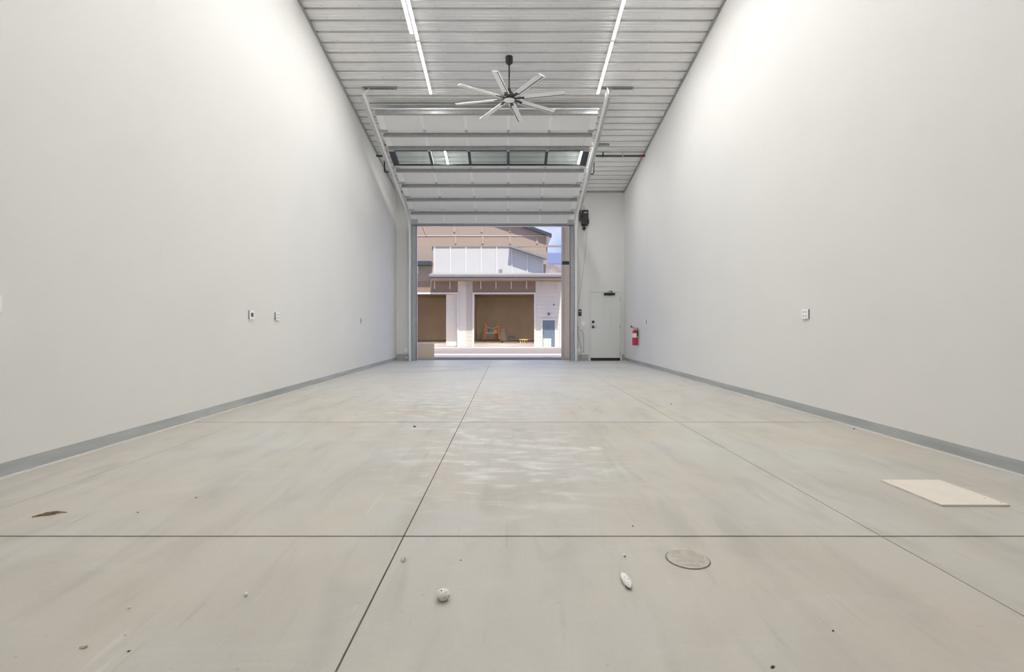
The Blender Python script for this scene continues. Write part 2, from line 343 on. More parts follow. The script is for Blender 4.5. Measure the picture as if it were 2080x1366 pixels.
for k in range(8):
    a = math.radians(-13+45*k); ca, sa = math.cos(a), math.sin(a); ti = math.radians(-11)
    def bf(r, t_, h):
        tt = t_*math.cos(ti)-h*math.sin(ti); hh = t_*math.sin(ti)+h*math.cos(ti)
        return (fx+r*ca-tt*sa, FY+r*sa+tt*ca, hz+hh)
    pr = [(-.070, -.002), (-.058, .010), (-.01, .014), (.03, .013), (.056, .010), (.060, .0), (.058, -.011), (.050, -.010), (.046, -.003), (-.01, -.003), (-.058, -.004)]
    b = MB(bf); n = len(pr); rr = [.24, 1.09]
    b.add([(r, u, v) for r in rr for u, v in pr], [tuple(range(n)), tuple(range(2*n-1, n-1, -1))]+[(i, (i+1) % n, n+(i+1) % n, n+i) for i in range(n)])
    bl = b.build('blade', 'aluminium', fan)
    MB(bf).box(.26, 1.088, .030, .047, -.0042, -.0025).build('blade_edge', 'black_metal', bl)
    MB(bf).add([(.10, -.022, -.006), (.10, .022, -.006), (.30, .030, -.006), (.30, -.030, -.006), (.10, -.022, .0), (.10, .022, .0), (.30, .030, .0), (.30, -.030, .0)],
               [(0, 3, 2, 1), (4, 5, 6, 7), (0, 1, 5, 4), (1, 2, 6, 5), (2, 3, 7, 6), (3, 0, 4, 7)]).build('blade_arm', 'black_metal', bl)

# ------------------------------------------------------------------ raised sectional door
DX0, DX1 = -3.0, 2.02
LN = .70; UY, UZ = -.951, .309                    # up-slope direction of the raised door
P1 = (15.18, CZ+3.554); P0 = (15.64, CZ+3.205)    # joint above the lowest section, bottom edge
sd = tag(empty('sectional_door', (-.5, 15.6, CZ+3.2)), 'white sectional overhead door raised along the sloping ceiling', 'garage door')
stx = [DX0+.075]+[-1.985, -.995, -.008, .962]+[DX1-.075]
def section(k):
    if k == 0:
        by, bz = P0; ln = math.hypot(P1[0]-P0[0], P1[1]-P0[1]); uy, uz = (P1[0]-P0[0])/ln, (P1[1]-P0[1])/ln
    else:
        by, bz = P1[0]+UY*LN*(k-1), P1[1]+UZ*LN*(k-1); ln = LN; uy, uz = UY, UZ
    ny, nz = -uz, uy                                # inner normal: down and towards the room
    if nz > 0: ny, nz = -ny, -nz
    fn = lambda x, s_, n_: (x, by+uy*s_+ny*n_, bz+uz*s_+nz*n_)
    win = (k == 4)
    if not win:
        p = MB(fn).box(DX0, DX1, .003, ln-.003, -.045, 0).build('section', 'door_white', sd)
    else:
        b = MB(fn); b.box(DX0, DX1, .003, .075, -.045, 0); b.box(DX0, DX1, ln-.05, ln-.003, -.045, 0)
        edges = [DX0+.15]+[v for x in stx[1:-1] for v in (x-.033, x+.033)]+[DX1-.15]
        b.box(DX0, DX0+.15, .075, ln-.05, -.045, 0); b.box(DX1-.15, DX1, .075, ln-.05, -.045, 0)
        for x in stx[1:-1]: b.box(x-.033, x+.033, .075, ln-.05, -.045, 0)
        p = b.build('section', 'charcoal', sd); p['label'] = 'window section with dark frame and five panes'
        for q in range(5):
            x0, x1 = edges[2*q], edges[2*q+1]
            MB(fn).box(x0-.004, x1+.004, .071, ln-.046, -.027, -.021).build('pane', 'pane_glass', p)
        for s0, s1, m_ in ((.018, .060, 'door_white'),):
            MB(fn).box(DX0+.02, DX1-.02, s0, s1, 0, .012).build('rail', m_, p)
    if not win:
        for i, x in enumerate(stx):
            w = .075 if i in (0, 5) else .033
            MB(fn).box(x-w, x+w, .035, ln-.055, 0, .006).build('stile', 'stile_white', p)
            for e in ((-.04, .04) if w > .05 else (0,)):
                MB(fn).box(x+e-.009, x+e+.009, .05, .068, .006, .012).build('bolt_head', 'zinc', p)
    for i, x in enumerate(stx):
        w = .075 if i in (0, 5) else .032
        if k:
            b = MB(fn).box(x-w, x+w, -.045, .035, .006, .012); b.box(x-w, x+w, -.012, .012, .012, .030)
            b.build('hinge', 'zinc', p)
        if i in (0, 5) and k:                       # roller stem reaching into the track
            sx = -1 if i == 0 else 1
            MB(fn).tube([(x+sx*.02, 0, .03), (x+sx*.155, 0, .03)], .007, 8).build('roller', 'zinc', p)
    def strut(s0, h=.062):
        pr = [(s0-.05, 0.006), (s0-.026, .006), (s0-.022, h), (s0+.022, h), (s0+.026, .006), (s0+.05, .006), (s0+.05, .010), (s0+.03, .010), (s0+.026, h+.004), (s0-.026, h+.004), (s0-.03, .010), (s0-.05, .010)]
        MB(fn).prism(pr, lambda u, v, w: (w, u, v), DX0+.03, DX1-.03).build('strut', 'strut_steel', p)
    if k in (0, 1, 2, 3, 5): strut(ln-.115)
    if k == 5: strut(.105)
    if k == 6: strut(ln-.04, .10)
    if k == 0:
        MB(fn).box(DX0, DX1, -.03, .03, -.05, .014).build('bottom_rail', 'strut_steel', p)
        MB(fn).box(DX0, DX1, -.065, -.03, -.045, -.005).build('bottom_seal', 'black_plastic', p)
        for x in (DX0+.10, DX1-.10): MB(fn).box(x-.09, x+.09, .03, .20, .006, .02).build('corner_bracket', 'zinc', p)
    if k == 2:
        MB(fn).box(DX1-.30, DX1-.17, ln-.235, ln-.185, .0, .0015).build('warning_sticker', 'paper_label', p)
        MB(fn).box(DX1-.29, DX1-.18, ln-.225, ln-.195, .0015, .0025).build('warning_print', 'sticker_red', p)
    return fn
for k in range(7): section(k)
# tracks: C channel up the wall, round the bend and along the slope
def track(xc, sgn, label):
    off = .03
    ny, nz = -.309, -.951
    top = (P1[0]+UY*LN*6.75+ny*off, P1[1]+UZ*LN*6.75+nz*off)
    path = [(15.70, .0), (15.70, 3.95), (15.675, 4.12), (15.60, 4.29), (15.47, 4.43), (15.30, 4.54), (15.1, 4.615), top]
    def sweep(prof, pth):
        vs_ = []; n = len(prof)
        for i, (y_, z_) in enumerate(pth):
            a = Vector(pth[max(i-1, 0)]); c_ = Vector(pth[min(i+1, len(pth)-1)]); d = (c_-a).normalized(); nn = Vector((-d.y, d.x))
            vs_ += [(xc+u*sgn, y_+nn.x*v, z_+nn.y*v) for u, v in prof]
        fs = [(i*n+k_, i*n+(k_+1) % n, (i+1)*n+(k_+1) % n, (i+1)*n+k_) for i in range(len(pth)-1) for k_ in range(n)]
        fs += [tuple(range(n)), tuple((len(pth)-1)*n+k_ for k_ in range(n))]
        return MB().add(vs_, fs)
    t_ = tag(empty('door_track', (xc, 15.70, 0)), label, 'door track', 'steel tracks of the overhead door')
    C = [(-.030, -.028), (.028, -.028), (.028, .028), (-.030, .028), (-.030, .020), (-.026, .024), (.024, .024), (.024, -.024), (-.026, -.024), (-.030, -.020)]
    sweep(C, path).build('track_rail', 'aluminium', t_)
    A = [(.030, -.034), (.034, -.034), (.034, .036), (.085, .036), (.085, .040), (.030, .040)]
    sl_path = [path[-2], (top[0]+.10, top[1]-.0325)]
    sweep(A, sl_path).build('angle_iron', 'zinc', t_)
    # wall brackets
    for z_ in (.35, 1.3, 2.3, 3.3): bx('bracket', 'zinc', xc-.03, xc+.03, 15.728, YB-.001, z_-.05, z_+.05, t_)
    # hanger: slotted angle on the ceiling and two legs
    yh = 10.71; zc = ceil_z(yh)
    x0, x1 = (xc-.03, xc+.70) if sgn < 0 else (xc-.13, xc+.56)
    h = MB().box(x0, x1, yh-.022, yh+.022, zc-.006, zc).box(x0, x1, yh+.018, yh+.022, zc-.05, zc).build('hanger_angle', 'strut_steel', t_)
    sl_ = MB()
    q = x0+.03
    while q < x1-.03: sl_.box(q-.008, q+.008, yh+.016, yh+.018, zc-.036, zc-.018); q += .032
    sl_.build('slot', 'black_metal', h)
    e = Vector((xc+sgn*.032, top[0]+.05, top[1]+.02))
    MB().bar((xc-sgn*.0, yh, zc-.01), e, .035, .004).build('hanger_leg', 'zinc', t_)
    MB().bar((xc+(.14 if sgn < 0 else .11), yh+.01, zc-.01), e+Vector((0, .05, -.02)), .035, .004).build('hanger_leg', 'aluminium' if sgn < 0 else 'zinc', t_)
    # second hanger further back
    yh = 13.0; zc = ceil_z(yh); xa, xb = (xc-.28, xc+.12) if sgn < 0 else (xc+.1, xc+.50)
    bx('hanger_angle', 'strut_steel', xa, xb, yh-.02, yh+.02, zc-.045, zc, t_)
    zt = P1[1]+(P1[0]-yh)*.325-.03
    MB().bar((xc+sgn*.07, yh, zc-.02), (xc+sgn*.06, yh, zt+.02), .03, .004).build('hanger_leg', 'zinc', t_)
track(-3.085, -1, 'galvanised steel door track on the left, beside the left wall')
track(2.105, 1, 'galvanised steel door track on the right, running above the opener')
# steel jambs of the opening
for x0, x1, xs0, xs1, n_ in ((-3.055, OX0, OX0-.012, OX0+.012, 'trim_4'), (OX1, 2.068, OX1-.012, OX1+.012, 'trim_5')):
    j = struct(bx(n_, 'jamb_steel', x0, x1, YB-.10, YB-.001, 0, 4.33), 'grey steel door jamb')
    bx('weather_seal', 'black_plastic', xs0, xs1, YB-.001, YB+.05, 0, OZ, j)
h_ = struct(bx('trim_6', 'jamb_steel', OX0, OX1, YB-.09, YB-.001, OZ-.0, OZ+.075), 'grey steel header over the opening')

# ------------------------------------------------------------------ sprinkler pipe across the ceiling
PYY = 13.44; pz = ceil_z(PYY)-.082
def sprinkler(xw, xd, dz, xe, label, straps):
    pp = tag(empty('sprinkler_pipe', (xw, PYY, pz)), label, 'pipe', 'black sprinkler pipes under the ceiling')
    MB().tube([(xw, PYY, pz), (xd, PYY, pz)], .021, 12).build('main_pipe', 'black_metal', pp, True)
    MB().tube([(xd, PYY, pz), (xd, PYY, dz+.03), (xd*.995, PYY, dz+.005), (xe, PYY, dz)], .017, 10).build('drop_pipe', 'black_metal', pp, True)
    for x, m_ in straps: bx('pipe_strap', m_, x-.012, x+.012, PYY-.026, PYY+.026, pz-.028, ceil_z(PYY)+.01, pp)
    return pp
pr_ = sprinkler(XR, 2.28, CZ+4.10, 2.205, 'black sprinkler pipe with red coupling at the right wall', ((2.53, 'black_metal'), (3.05, 'zinc')))
MB().tube([(XR-.12, PYY, pz), (XR-.06, PYY, pz)], .032, 14).build('coupling', 'red_paint', pr_, True)
sprinkler(XL, -3.32, CZ+4.15, -3.2, 'short black sprinkler pipe bent down beside the left wall', ())

# ------------------------------------------------------------------ far wall fittings, right of the opening
def wx(x): return (x-PX)/64.4
def wz(y): return CZ+(PY-y)/64.4
YW = YB
op = tag(empty('door_opener', (2.4, YW, wz(445))), 'black wall-mounted door opener motor beside the right track', 'door opener')
bx('mount_plate', 'black_metal', 2.30, 2.50, YW-.012, YW, wz(459), wz(428), op)
bx('motor_housing', 'black_plastic', wx(1180.5), wx(1193.5), YW-.17, YW-.012, wz(457), wz(429), op, .012)
bx('side_box', 'black_plastic', wx(1193.5), wx(1195.2), YW-.12, YW-.02, wz(456), wz(447), op, .004)
bx('name_plate', 'paper_label', wx(1185), wx(1191), YW-.1725, YW-.17, wz(435), wz(433.4), op)
bx('ridge', 'charcoal', wx(1184), wx(1191), YW-.1735, YW-.17, wz(444.3), wz(443.6), op)
MB().lathe([(.02, -.02), (.20, -.018), (.20, .0), (.02, .002)], (wx(1177.6)-.02, YW-.21, wz(440)), 28, 'x').build('chain_wheel', 'black_metal', op, True)
MB().tube([(wx(1177)-.05, YW-.21, wz(440)), (wx(1181), YW-.12, wz(440))], .016, 10).build('shaft', 'zinc', op, True)
MB().tube([(wx(1185.5), YW-.08, wz(457)), (wx(1185.5), YW-.08, wz(463))], .03, 12).build('release_neck', 'black_plastic', op, True)
MB().lathe([(.02, -.05), (.055, -.045), (.055, .045), (.035, .05)], (wx(1185.5), YW-.09, wz(465.5)), 20, 'y').build('release_dial', 'black_plastic', op, True)
MB().tube([(wx(1181.5), YW-.008, wz(411)), (wx(1181.5), YW-.03, wz(418)), (wx(1184), YW-.03, wz(419.8)), (wx(1187), YW-.03, wz(420.5)), (wx(1187), YW-.05, wz(429.5))], .007, 8).build('conduit', 'zinc', op, True)
bx('junction_box', 'white_plastic', wx(1182.5), wx(1188), YW-.025, YW, wz(418.5), wz(413), op)
wire = MB().tube([(wx(1192.5), YW-.006, wz(472)), (wx(1192), YW-.006, wz(484)), (wx(1188), YW-.006, wz(520)), (wx(1183.5), YW-.006, wz(560)), (wx(1179.5), YW-.006, wz(590)), (wx(1172.5), YW-.006, wz(625)), (wx(1170), YW-.006, wz(641))], .006, 6).build('wall_wire', 'grey_plastic')
tag(wire, 'thin grey wire hanging down the far wall from the black opener', 'wire')
kp = tag(bx('keypad', 'black_plastic', wx(1175.2), wx(1181), YW-.03, YW, wz(642.3), wz(629), None, .006), 'black wall keypad with small screen left of the steel door', 'keypad')
bx('screen', 'paper_label', wx(1176.7), wx(1179.8), YW-.032, YW-.03, wz(634), wz(632), kp)
for q in range(3): bx('button', 'grey_plastic', wx(1177.5), wx(1179), YW-.032, YW-.03, wz(636.6+q*1.3), wz(635.9+q*1.3), kp)
tag(bx('wall_switch', 'white_plastic', wx(1167.6), wx(1170.2), YW-.02, YW, wz(647.5), wz(640.5), None, .003), 'small white switch box at the end of the hanging wire', 'switch')
rd = tag(MB().lathe([(.075, 0), (.075, -.015), (.055, -.022), (.01, -.022)], (wx(1184), YW, wz(657.5)), 24, 'y').build('round_plate', 'white_plastic', None, True), 'round white cover plate below the black keypad', 'cover plate')
cd = tag(empty('conduit_loop', (wx(1178), YW, wz(700))), 'grey flexible conduits looping down beside the steel door', 'conduit')
MB().tube([(wx(1175), YW-.03, wz(666)), (wx(1173.4), YW-.03, wz(671)), (wx(1175), YW-.03, wz(685)), (wx(1179), YW-.03, wz(700)), (wx(1180.6), YW-.03, wz(712)), (wx(1180), YW-.03, wz(733.5))], .011, 8).build('pipe', 'grey_plastic', cd, True)
MB().tube([(wx(1178.5), YW-.03, wz(670.5)), (wx(1182), YW-.03, wz(672)), (wx(1184.3), YW-.03, wz(678)), (wx(1185), YW-.03, wz(690)), (wx(1185), YW-.03, wz(713))], .011, 8).build('pipe', 'grey_plastic', cd, True)
MB().tube([(wx(1173.5), YW-.03, wz(667.5)), (wx(1175.5), YW-.03, wz(664.5))], .022, 8).build('fitting', 'zinc', cd, True)
MB().tube([(wx(1185), YW-.03, wz(712)), (wx(1185), YW-.03, wz(716))], .017, 8).build('fitting', 'strut_steel', cd, True)
for xx, yy in ((1178.5, 670.5), (1185, 700), (1180, 708)): bx('clip', 'zinc', wx(xx)-.02, wx(xx)+.02, YW-.032, YW, wz(yy)-.012, wz(yy)+.012, cd)
tag(bx('junction_box', 'white_plastic', wx(1172.6), wx(1178.6), YW-.028, YW, wz(715.3), wz(707.5), None, .004), 'square white box low on the wall between conduits and door track', 'junction box')
o = tag(bx('floor_outlet', 'grey_plastic', wx(1169), wx(1177), YW-.03, YW-.006, wz(732), wz(725), None, .004), 'grey outlet box near the floor right of the opening', 'outlet'); bx('socket', 'stile_white', wx(1170.5), wx(1174), YW-.033, YW-.03, wz(729.3), wz(727.8), o)
tag(bx('cover_plate', 'white_plastic', wx(821), wx(829), YW-.02, YW, wz(716.5), wz(707.5), None, .004), 'white blank plate low on the wall left of the opening', 'cover plate')
o = tag(bx('floor_outlet', 'grey_plastic', wx(822), wx(830), YW-.025, YW-.006, wz(730.5), wz(723.5), None, .004), 'small grey outlet near the floor left of the opening', 'outlet'); bx('socket', 'stile_white', wx(825), wx(828.5), YW-.03, YW-.025, wz(728), wz(726), o)

# steel walk door
D0, D1, DT = wx(1199.5), wx(1259), wz(594.5)
d1 = struct(MB().box(D0, D1, YW-.045, YW-.002, .09, DT).build('door_1', 'steel_door', bevel=.002), 'pale grey steel walk door in the far wall')
fm = MB(); fm.box(D0-.05, D0-.006, YW-.055, YW-.001, 0, DT+.05); fm.box(D1+.006, D1+.05, YW-.055, YW-.001, 0, DT+.05); fm.box(D0-.006, D1+.006, YW-.055, YW-.001, DT+.006, DT+.05)
fm.build('door_frame', 'steel_door', d1, bevel=.003)
bx('gap', 'black_plastic', D0-.006, D1+.006, YW-.012, YW-.0015, .0, DT+.006, d1)
bx('door_sweep', 'black_plastic', D0, D1, YW-.05, YW-.002, .005, .09, d1)
bx('closer_body', 'black_metal', wx(1226), wx(1248), YW-.11, YW-.045, wz(600.5), wz(595.8), d1, .006)
MB().bar((wx(1241), YW-.10, wz(595)), (wx(1241), YW-.08, wz(591.3)), .025, .012).bar((wx(1241.5), YW-.085, wz(591.6)), (wx(1235), YW-.06, wz(592.6)), .02, .01).build('closer_arm', 'black_metal', d1)
bx('deadbolt', 'black_metal', wx(1202), wx(1206.6), YW-.07, YW-.045, wz(656.4), wz(652), d1, .004)
hd = bx('handle_plate', 'black_metal', wx(1202), wx(1206.8), YW-.065, YW-.045, wz(666.8), wz(662.3), d1, .004)
MB().bar((wx(1204.5), YW-.09, wz(664.8)), (wx(1211.5), YW-.09, wz(664.9)), .016, .014).bar((wx(1204.5), YW-.06, wz(664.8)), (wx(1204.5), YW-.096, wz(664.8)), .016, .016).build('lever', 'strut_steel', hd)
for yy in (609, 664, 719): bx('hinge', 'strut_steel', wx(1258.6), wx(1259.8), YW-.058, YW-.045, wz(yy+4), wz(yy-4), d1)

# ------------------------------------------------------------------ side-wall fittings
def plate(name, label, cat, xw, d, y0, y1, z0, z1, th=.02, kind='duplex'):
    a, b = sorted((xw+d*th*.6, xw+d*th)); p = tag(bx(name, 'white_plastic', a, b, y0, y1, z0, z1, None, .0015), label, cat)
    a, b = sorted((xw, xw+d*th*.6)); bx('back_box', 'back_box_grey', a, b, y0+.001, y1-.001, z0+.001, z1-.001, p)
    xf = xw+d*th; yc, zc = (y0+y1)/2, (z0+z1)/2
    if kind == 'round':
        MB().lathe([(.012, 0), (.030, 0), (.030, d*.004), (.012, d*.004)], (xf, yc, zc), 20, 'x').build('socket', 'black_plastic', p)
        MB().box(min(xf, xf+d*.006), max(xf, xf+d*.006), yc-.004, yc+.004, zc-.014, zc+.014).build('slot', 'grey_plastic', p)
    if kind == 'duplex':
        for u in (-.025, .025):
            for v in (-.024, .024):
                a, b = sorted((xf-d*.001, xf+d*.0025)); s_ = MB().box(a, b, yc+u-.015, yc+u+.015, zc+v-.018, zc+v+.018).build('socket', 'white_plastic', p)
                c0, c1 = sorted((xf+d*.0025, xf+d*.0032)); MB().box(c0, c1, yc+u-.010, yc+u-.002, zc+v-.004, zc+v+.010).box(c0, c1, yc+u+.002, yc+u+.010, zc+v-.004, zc+v+.010).box(c0, c1, yc+u-.003, yc+u+.003, zc+v-.014, zc+v-.008).build('slot', 'back_box_grey', s_)
    if kind == 'line':
        a, b = sorted((xf, xf+d*.004)); MB().box(a, b, yc-.018, yc+.018, zc-.035, zc+.035).build('socket', 'grey_plastic', p)
    return p
plate('power_outlet', 'white outlet with one round black socket on the left wall', 'outlet', XL, 1, 6.835, 6.955, CZ+.11, CZ+.23, kind='round')
plate('power_outlet', 'white four-socket outlet on the left wall beside the round black socket', 'outlet', XL, 1, 7.60, 7.73, CZ+.105, CZ+.225)
plate('power_outlet', 'narrow white outlet on the left wall furthest towards the door opening', 'outlet', XL, 1, 12.0, 12.075, CZ+.09, CZ+.22, kind='line')
plate('wall_plate', 'white wall plate cut off by the left edge of the photo', 'wall plate', XL, 1, 3.375, 3.492, CZ+.105, CZ+.222, kind='')
plate('power_outlet', 'white four-socket outlet on the right wall above the floor board', 'outlet', XR, -1, 6.09, 6.22, CZ+.10, CZ+.22)
plate('wall_plate', 'small white plate on the right wall above the fire extinguisher', 'wall plate', XR, -1, 13.3, 13.42, CZ+.08, CZ+.20, kind='')
hk = tag(MB().tube([(XR, 14.83, CZ+.02), (XR-.03, 14.83, CZ+.02)], .018, 10).tube([(XR-.03, 14.83, CZ+.045), (XR-.03, 14.83, CZ-.02)], .012, 8).build('wall_hook', 'black_metal', None, True), 'small dark wall hook left of the fire extinguisher', 'hook')
# fire extinguisher
ex, ey = XR-.10, 14.1
fe = tag(empty('fire_extinguisher', (ex, ey, .55)), 'red fire extinguisher hanging on the right wall near the door', 'fire extinguisher')
MB().lathe([(.05, .545), (.073, .55), (.076, .565), (.076, .90), (.070, .935), (.05, .965), (.025, .985), (.022, 1.0)], (ex, ey, 0), 28).build('cylinder', 'red_paint', fe, True)
MB().lathe([(.0768, .765), (.0768, .885)], (ex, ey, 0), 28).build('label_band', 'paper_label', fe, True)
MB().lathe([(.024, .99), (.026, 1.0), (.022, 1.03), (.016, 1.04)], (ex, ey, 0), 16).build('valve', 'zinc', fe, True)
MB().bar((ex-.01, ey+.02, 1.03), (ex-.09, ey-.07, 1.055), .022, .008).bar((ex-.01, ey+.02, 1.015), (ex-.08, ey-.06, 1.01), .02, .008).build('lever', 'black_metal', fe)
MB().tube([(ex+.02, ey-.02, 1.02), (ex+.05, ey-.07, 1.03), (ex+.06, ey-.09, .97), (ex+.055, ey-.085, .86), (ex+.05, ey-.082, .80)], [.01, .01, .011, .012, .016], 8).build('hose', 'black_plastic', fe, True)
bx('wall_bracket', 'zinc', XR-.03, XR, ey-.03, ey+.03, .80, 1.0, fe)
MB().lathe([(.014, 0), (.014, .012)], (ex-.03, ey-.035, 1.005), 12, 'y').build('gauge', 'white_plastic', fe)

# ------------------------------------------------------------------ things on the floor
bo = tag(bx('wood_board', 'board', 2.548, 2.952, 2.955, 3.44, .0005, .0105, None, .001), 'pale beige rectangular board lying on the floor by the right wall', 'board')
for u, v in ((2.90, 3.06), (2.60, 3.41), (2.93, 2.99)): MB().lathe([(.004, .0106), (.004, .0112)], (u, v, 0), 8).build('nail_hole', 'dark_speck', bo)
dc = tag(empty('drain_cover', (DR[0], DR[1], 0)), 'round metal floor drain cover with studded top', 'drain cover')
MB().lathe([(.060, .0002), (.098, .0002), (.098, .0012), (.095, .0012), (.094, .001), (.060, .001)], (DR[0], DR[1], 0), 40).build('gap_ring', 'drain_gap', dc)
MB().lathe([(.02, .0005), (.093, .0005), (.092, .0042), (.084, .0042), (.083, .0028), (.02, .0028)], (DR[0], DR[1], 0), 40).build('lid', 'drain_metal', dc)
st = MB()
for i in range(-9, 10):
    for j in range(-9, 10):
        u = (i+.5*(j % 2))*.0100; v = j*.0088
        if math.hypot(u, v) < .078:
            a_ = DR[0]+u; b_ = DR[1]+v
            st.add([(a_-.0036, b_, .0028), (a_, b_-.0036, .0028), (a_+.0036, b_, .0028), (a_, b_+.0036, .0028), (a_, b_, .0052)], [(0, 1, 4), (1, 2, 4), (2, 3, 4), (3, 0, 4)])
so = st.build('stud', 'drain_metal', dc); so['kind'] = 'stuff'
def lump(name, m_, px, py, sx, sy, sz, label, cat, rough=.25, rot=0., n=12, specks=0, group=None):
    X, Y = fpt(px, py); vs_ = []; fs = []; R_ = random.Random(int(px*7+py))
    rings = max(4, n//2); amp = {}
    for i in range(rings+1):
        th = math.pi*i/rings
        for k_ in range(n):
            ph = 2*math.pi*k_/n; a = 1+rough*(R_.random()-.5) if 0 < i < rings else 1
            u, v, w = math.sin(th)*math.cos(ph)*a*sx, math.sin(th)*math.sin(ph)*a*sy, (math.cos(th)*a)*sz
            w = max(w+sz*.92, 0)
            vs_.append((X+u*math.cos(rot)-v*math.sin(rot), Y+u*math.sin(rot)+v*math.cos(rot), w))
    fs = [(i*n+k_, i*n+(k_+1) % n, (i+1)*n+(k_+1) % n, (i+1)*n+k_) for i in range(rings) for k_ in range(n)]
    o = tag(MB().add(vs_, fs).build(name, m_, None, True, origin=(X, Y, 0)), label, cat, group)
    if specks:
        b = MB()
        for q in range(specks):
            i = R_.randint(1, rings-1); k_ = R_.randint(n//2, n-1); c = Vector(vs_[i*n+k_]); r = .0009+.0008*R_.random()
            b.box(c.x-r, c.x+r, c.y-r, c.y+r, c.z-r, c.z+r)
        sp_ = b.build('speck', 'dark_speck', o); sp_['kind'] = 'stuff'
    return o
lump('foam_ball', 'foam', 900, 1219, .025, .024, .021, 'largest round lump of white foam on the floor', 'foam lump', .22, n=16, specks=9)
lump('foam_lump', 'foam', 819, 1141, .011, .010, .010, 'small white foam lump right beside the long floor joint', 'foam lump', .35, specks=4)
lump('foam_piece', 'foam', 1272, 1186, .017, .058, .014, 'elongated white foam piece near the drain cover', 'foam lump', .2, 0.06, n=16, specks=8)
lump('foam_crumb', 'foam', 1268, 1131, .006, .009, .006, 'tiny speckled foam crumb behind the elongated foam piece', 'foam lump', .4, specks=2)
lump('foam_crumb', 'foam', 500, 1211, .007, .008, .007, 'tiny white foam crumb alone on the left foreground slab', 'foam lump', .4, specks=1)
lump('foam_crumb', 'foam', 263, 1237, .005, .005, .005, 'tiny white foam crumb below the dry leaf, left foreground', 'foam lump', .4)
lump('wood_chip', 'wood_chip', 170, 1317, .013, .006, .004, 'short pale wood chip in the lower left foreground', 'wood chip', .5, .35)
X, Y = fpt(100, 1046); lf = MB()
for q, (a0, ln_, w_) in enumerate(((0.30, .10, .010), (.42, .12, .006), (.15, .07, .012), (.55, .06, .008), (.25, .13, .004))):
    d = Vector((math.cos(a0), math.sin(a0)*1.6, 0)).normalized(); n_ = Vector((-d.y, d.x, 0)); c = Vector((X-.02+q*.008, Y-.01+q*.004, 0))
    P = [c+d*(s_*ln_/2) for s_ in (-1, -.4, .3, 1)]; ww = [.001, w_, w_*.8, .001]; hh = [.002, .007+.002*q, .009+.0015*q, .003]
    lf.add([p+n_*w*sgn+Vector((0, 0, h)) for p, w, h in zip(P, ww, hh) for sgn in (-1, 1)]+[p+n_*w*sgn+Vector((0, 0, max(h-.006, 0))) for p, w, h in zip(P, ww, hh) for sgn in (-1, 1)],
           [(0, 1, 3, 2), (2, 3, 5, 4), (4, 5, 7, 6), (8, 10, 11, 9), (10, 12, 13, 11), (12, 14, 15, 13), (0, 2, 10, 8), (2, 4, 12, 10), (4, 6, 14, 12), (1, 9, 11, 3), (3, 11, 13, 5), (5, 13, 15, 7)])
tag(lf.build('dry_leaf', 'dead_leaf', origin=(X, Y, 0)), 'crumpled brown dry leaf on the floor by the left wall', 'leaf')
for (px, py, a, b, lb) in ((1692, 1283, .006, .003, 'dark crumb on the floor in the right foreground slab'), (1570, 1357, .009, .004, 'dark crumb at the very bottom of the photo'), (842, 868, .014, .012, 'dark crumb just left of the long joint, by the far cross joint'),
        (280, 1042, .006, .004, 'dark crumb right of the brown dry leaf'), (398, 1012, .006, .004, 'dark crumb on the left slab in front of the wall'), (1363, 822, .008, .008, 'dark crumb on the far right part of the floor'),
        (1285, 1070, .005, .004, 'dark crumb behind the near cross joint, left of the drain cover'), (936, 1139, .006, .002, 'thin dark crumb behind the largest foam lump'), (1735, 872, .02, .006, 'dark crumb against the right wall curb'), (262, 1324, .004, .003, 'dark crumb right of the pale wood chip')):
    lump('floor_crumb', 'dark_speck', px, py, a, b, min(a, b)*.6, lb, 'crumb', .5, .5, n=8)

# ------------------------------------------------------------------ outside: lot and the buildings across it
ZF = 39.23
def GX(x, Z=ZF): return (x-PX)*Z/F
def GZ(y, Z=ZF): return CZ+(PY-y)*Z/F
def gz(Y): return -.0226*(Y-16.09)
GE = GZ(706)
lot = MB().prism([(YB+.25, 0), (42, gz(42)), (42, -3), (YB+.25, -.6)], yz, -40, 40).build('ground', 'asphalt'); struct(lot, 'grey asphalt lot outside the opening')
MB().prism([(20.8, gz(20.8)+.006), (22.4, gz(22.4)+.006), (22.4, gz(22.4)-.02), (20.8, gz(20.8)-.02)], yz, -30, 30).build('gutter_strip', 'concrete_pale', lot)
MB().prism([(37.0, gz(37.0)+.006), (ZF, gz(ZF)+.02), (ZF, gz(ZF)-.02), (37.0, gz(37.0)-.02)], yz, -30, 30).build('apron', 'concrete_pale', lot)
bd = tag(empty('warehouse_building', (GX(1000), ZF, GE)), 'tan and white warehouse across the lot with two open bays', 'building')
def fbox(name, m_, x0, x1, y0, y1, d0=0., d1=.25, parent=bd, Z=ZF): return bx(name, m_, GX(x0, Z), GX(x1, Z), Z-d0, Z+d1, GZ(y1, Z), GZ(y0, Z), parent)
# lower storey walls
fbox('wall', 'siding_pale', 930, 947, 572, 706); fbox('wall', 'siding_grey', 947, 960, 572, 706)
fbox('wall', 'siding_pale', 1088, 1250, 562, 706); fbox('wall', 'siding_tan', 700, 790, 540, 706)
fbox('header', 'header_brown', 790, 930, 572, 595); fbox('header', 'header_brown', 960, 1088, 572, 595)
fbox('wall', 'siding_tan', 790, 1250, 540, 572, -.02)
# siding laps
for x0, x1 in ((930, 960), (1088, 1141)):
    for q in range(16):
        yy = 580+q*8; fbox('siding_lap', 'siding_pale' if x0 > 1000 else 'siding_grey', x0+(16 if x0 == 930 else 0), x1, yy, yy+.5, .012, 0)
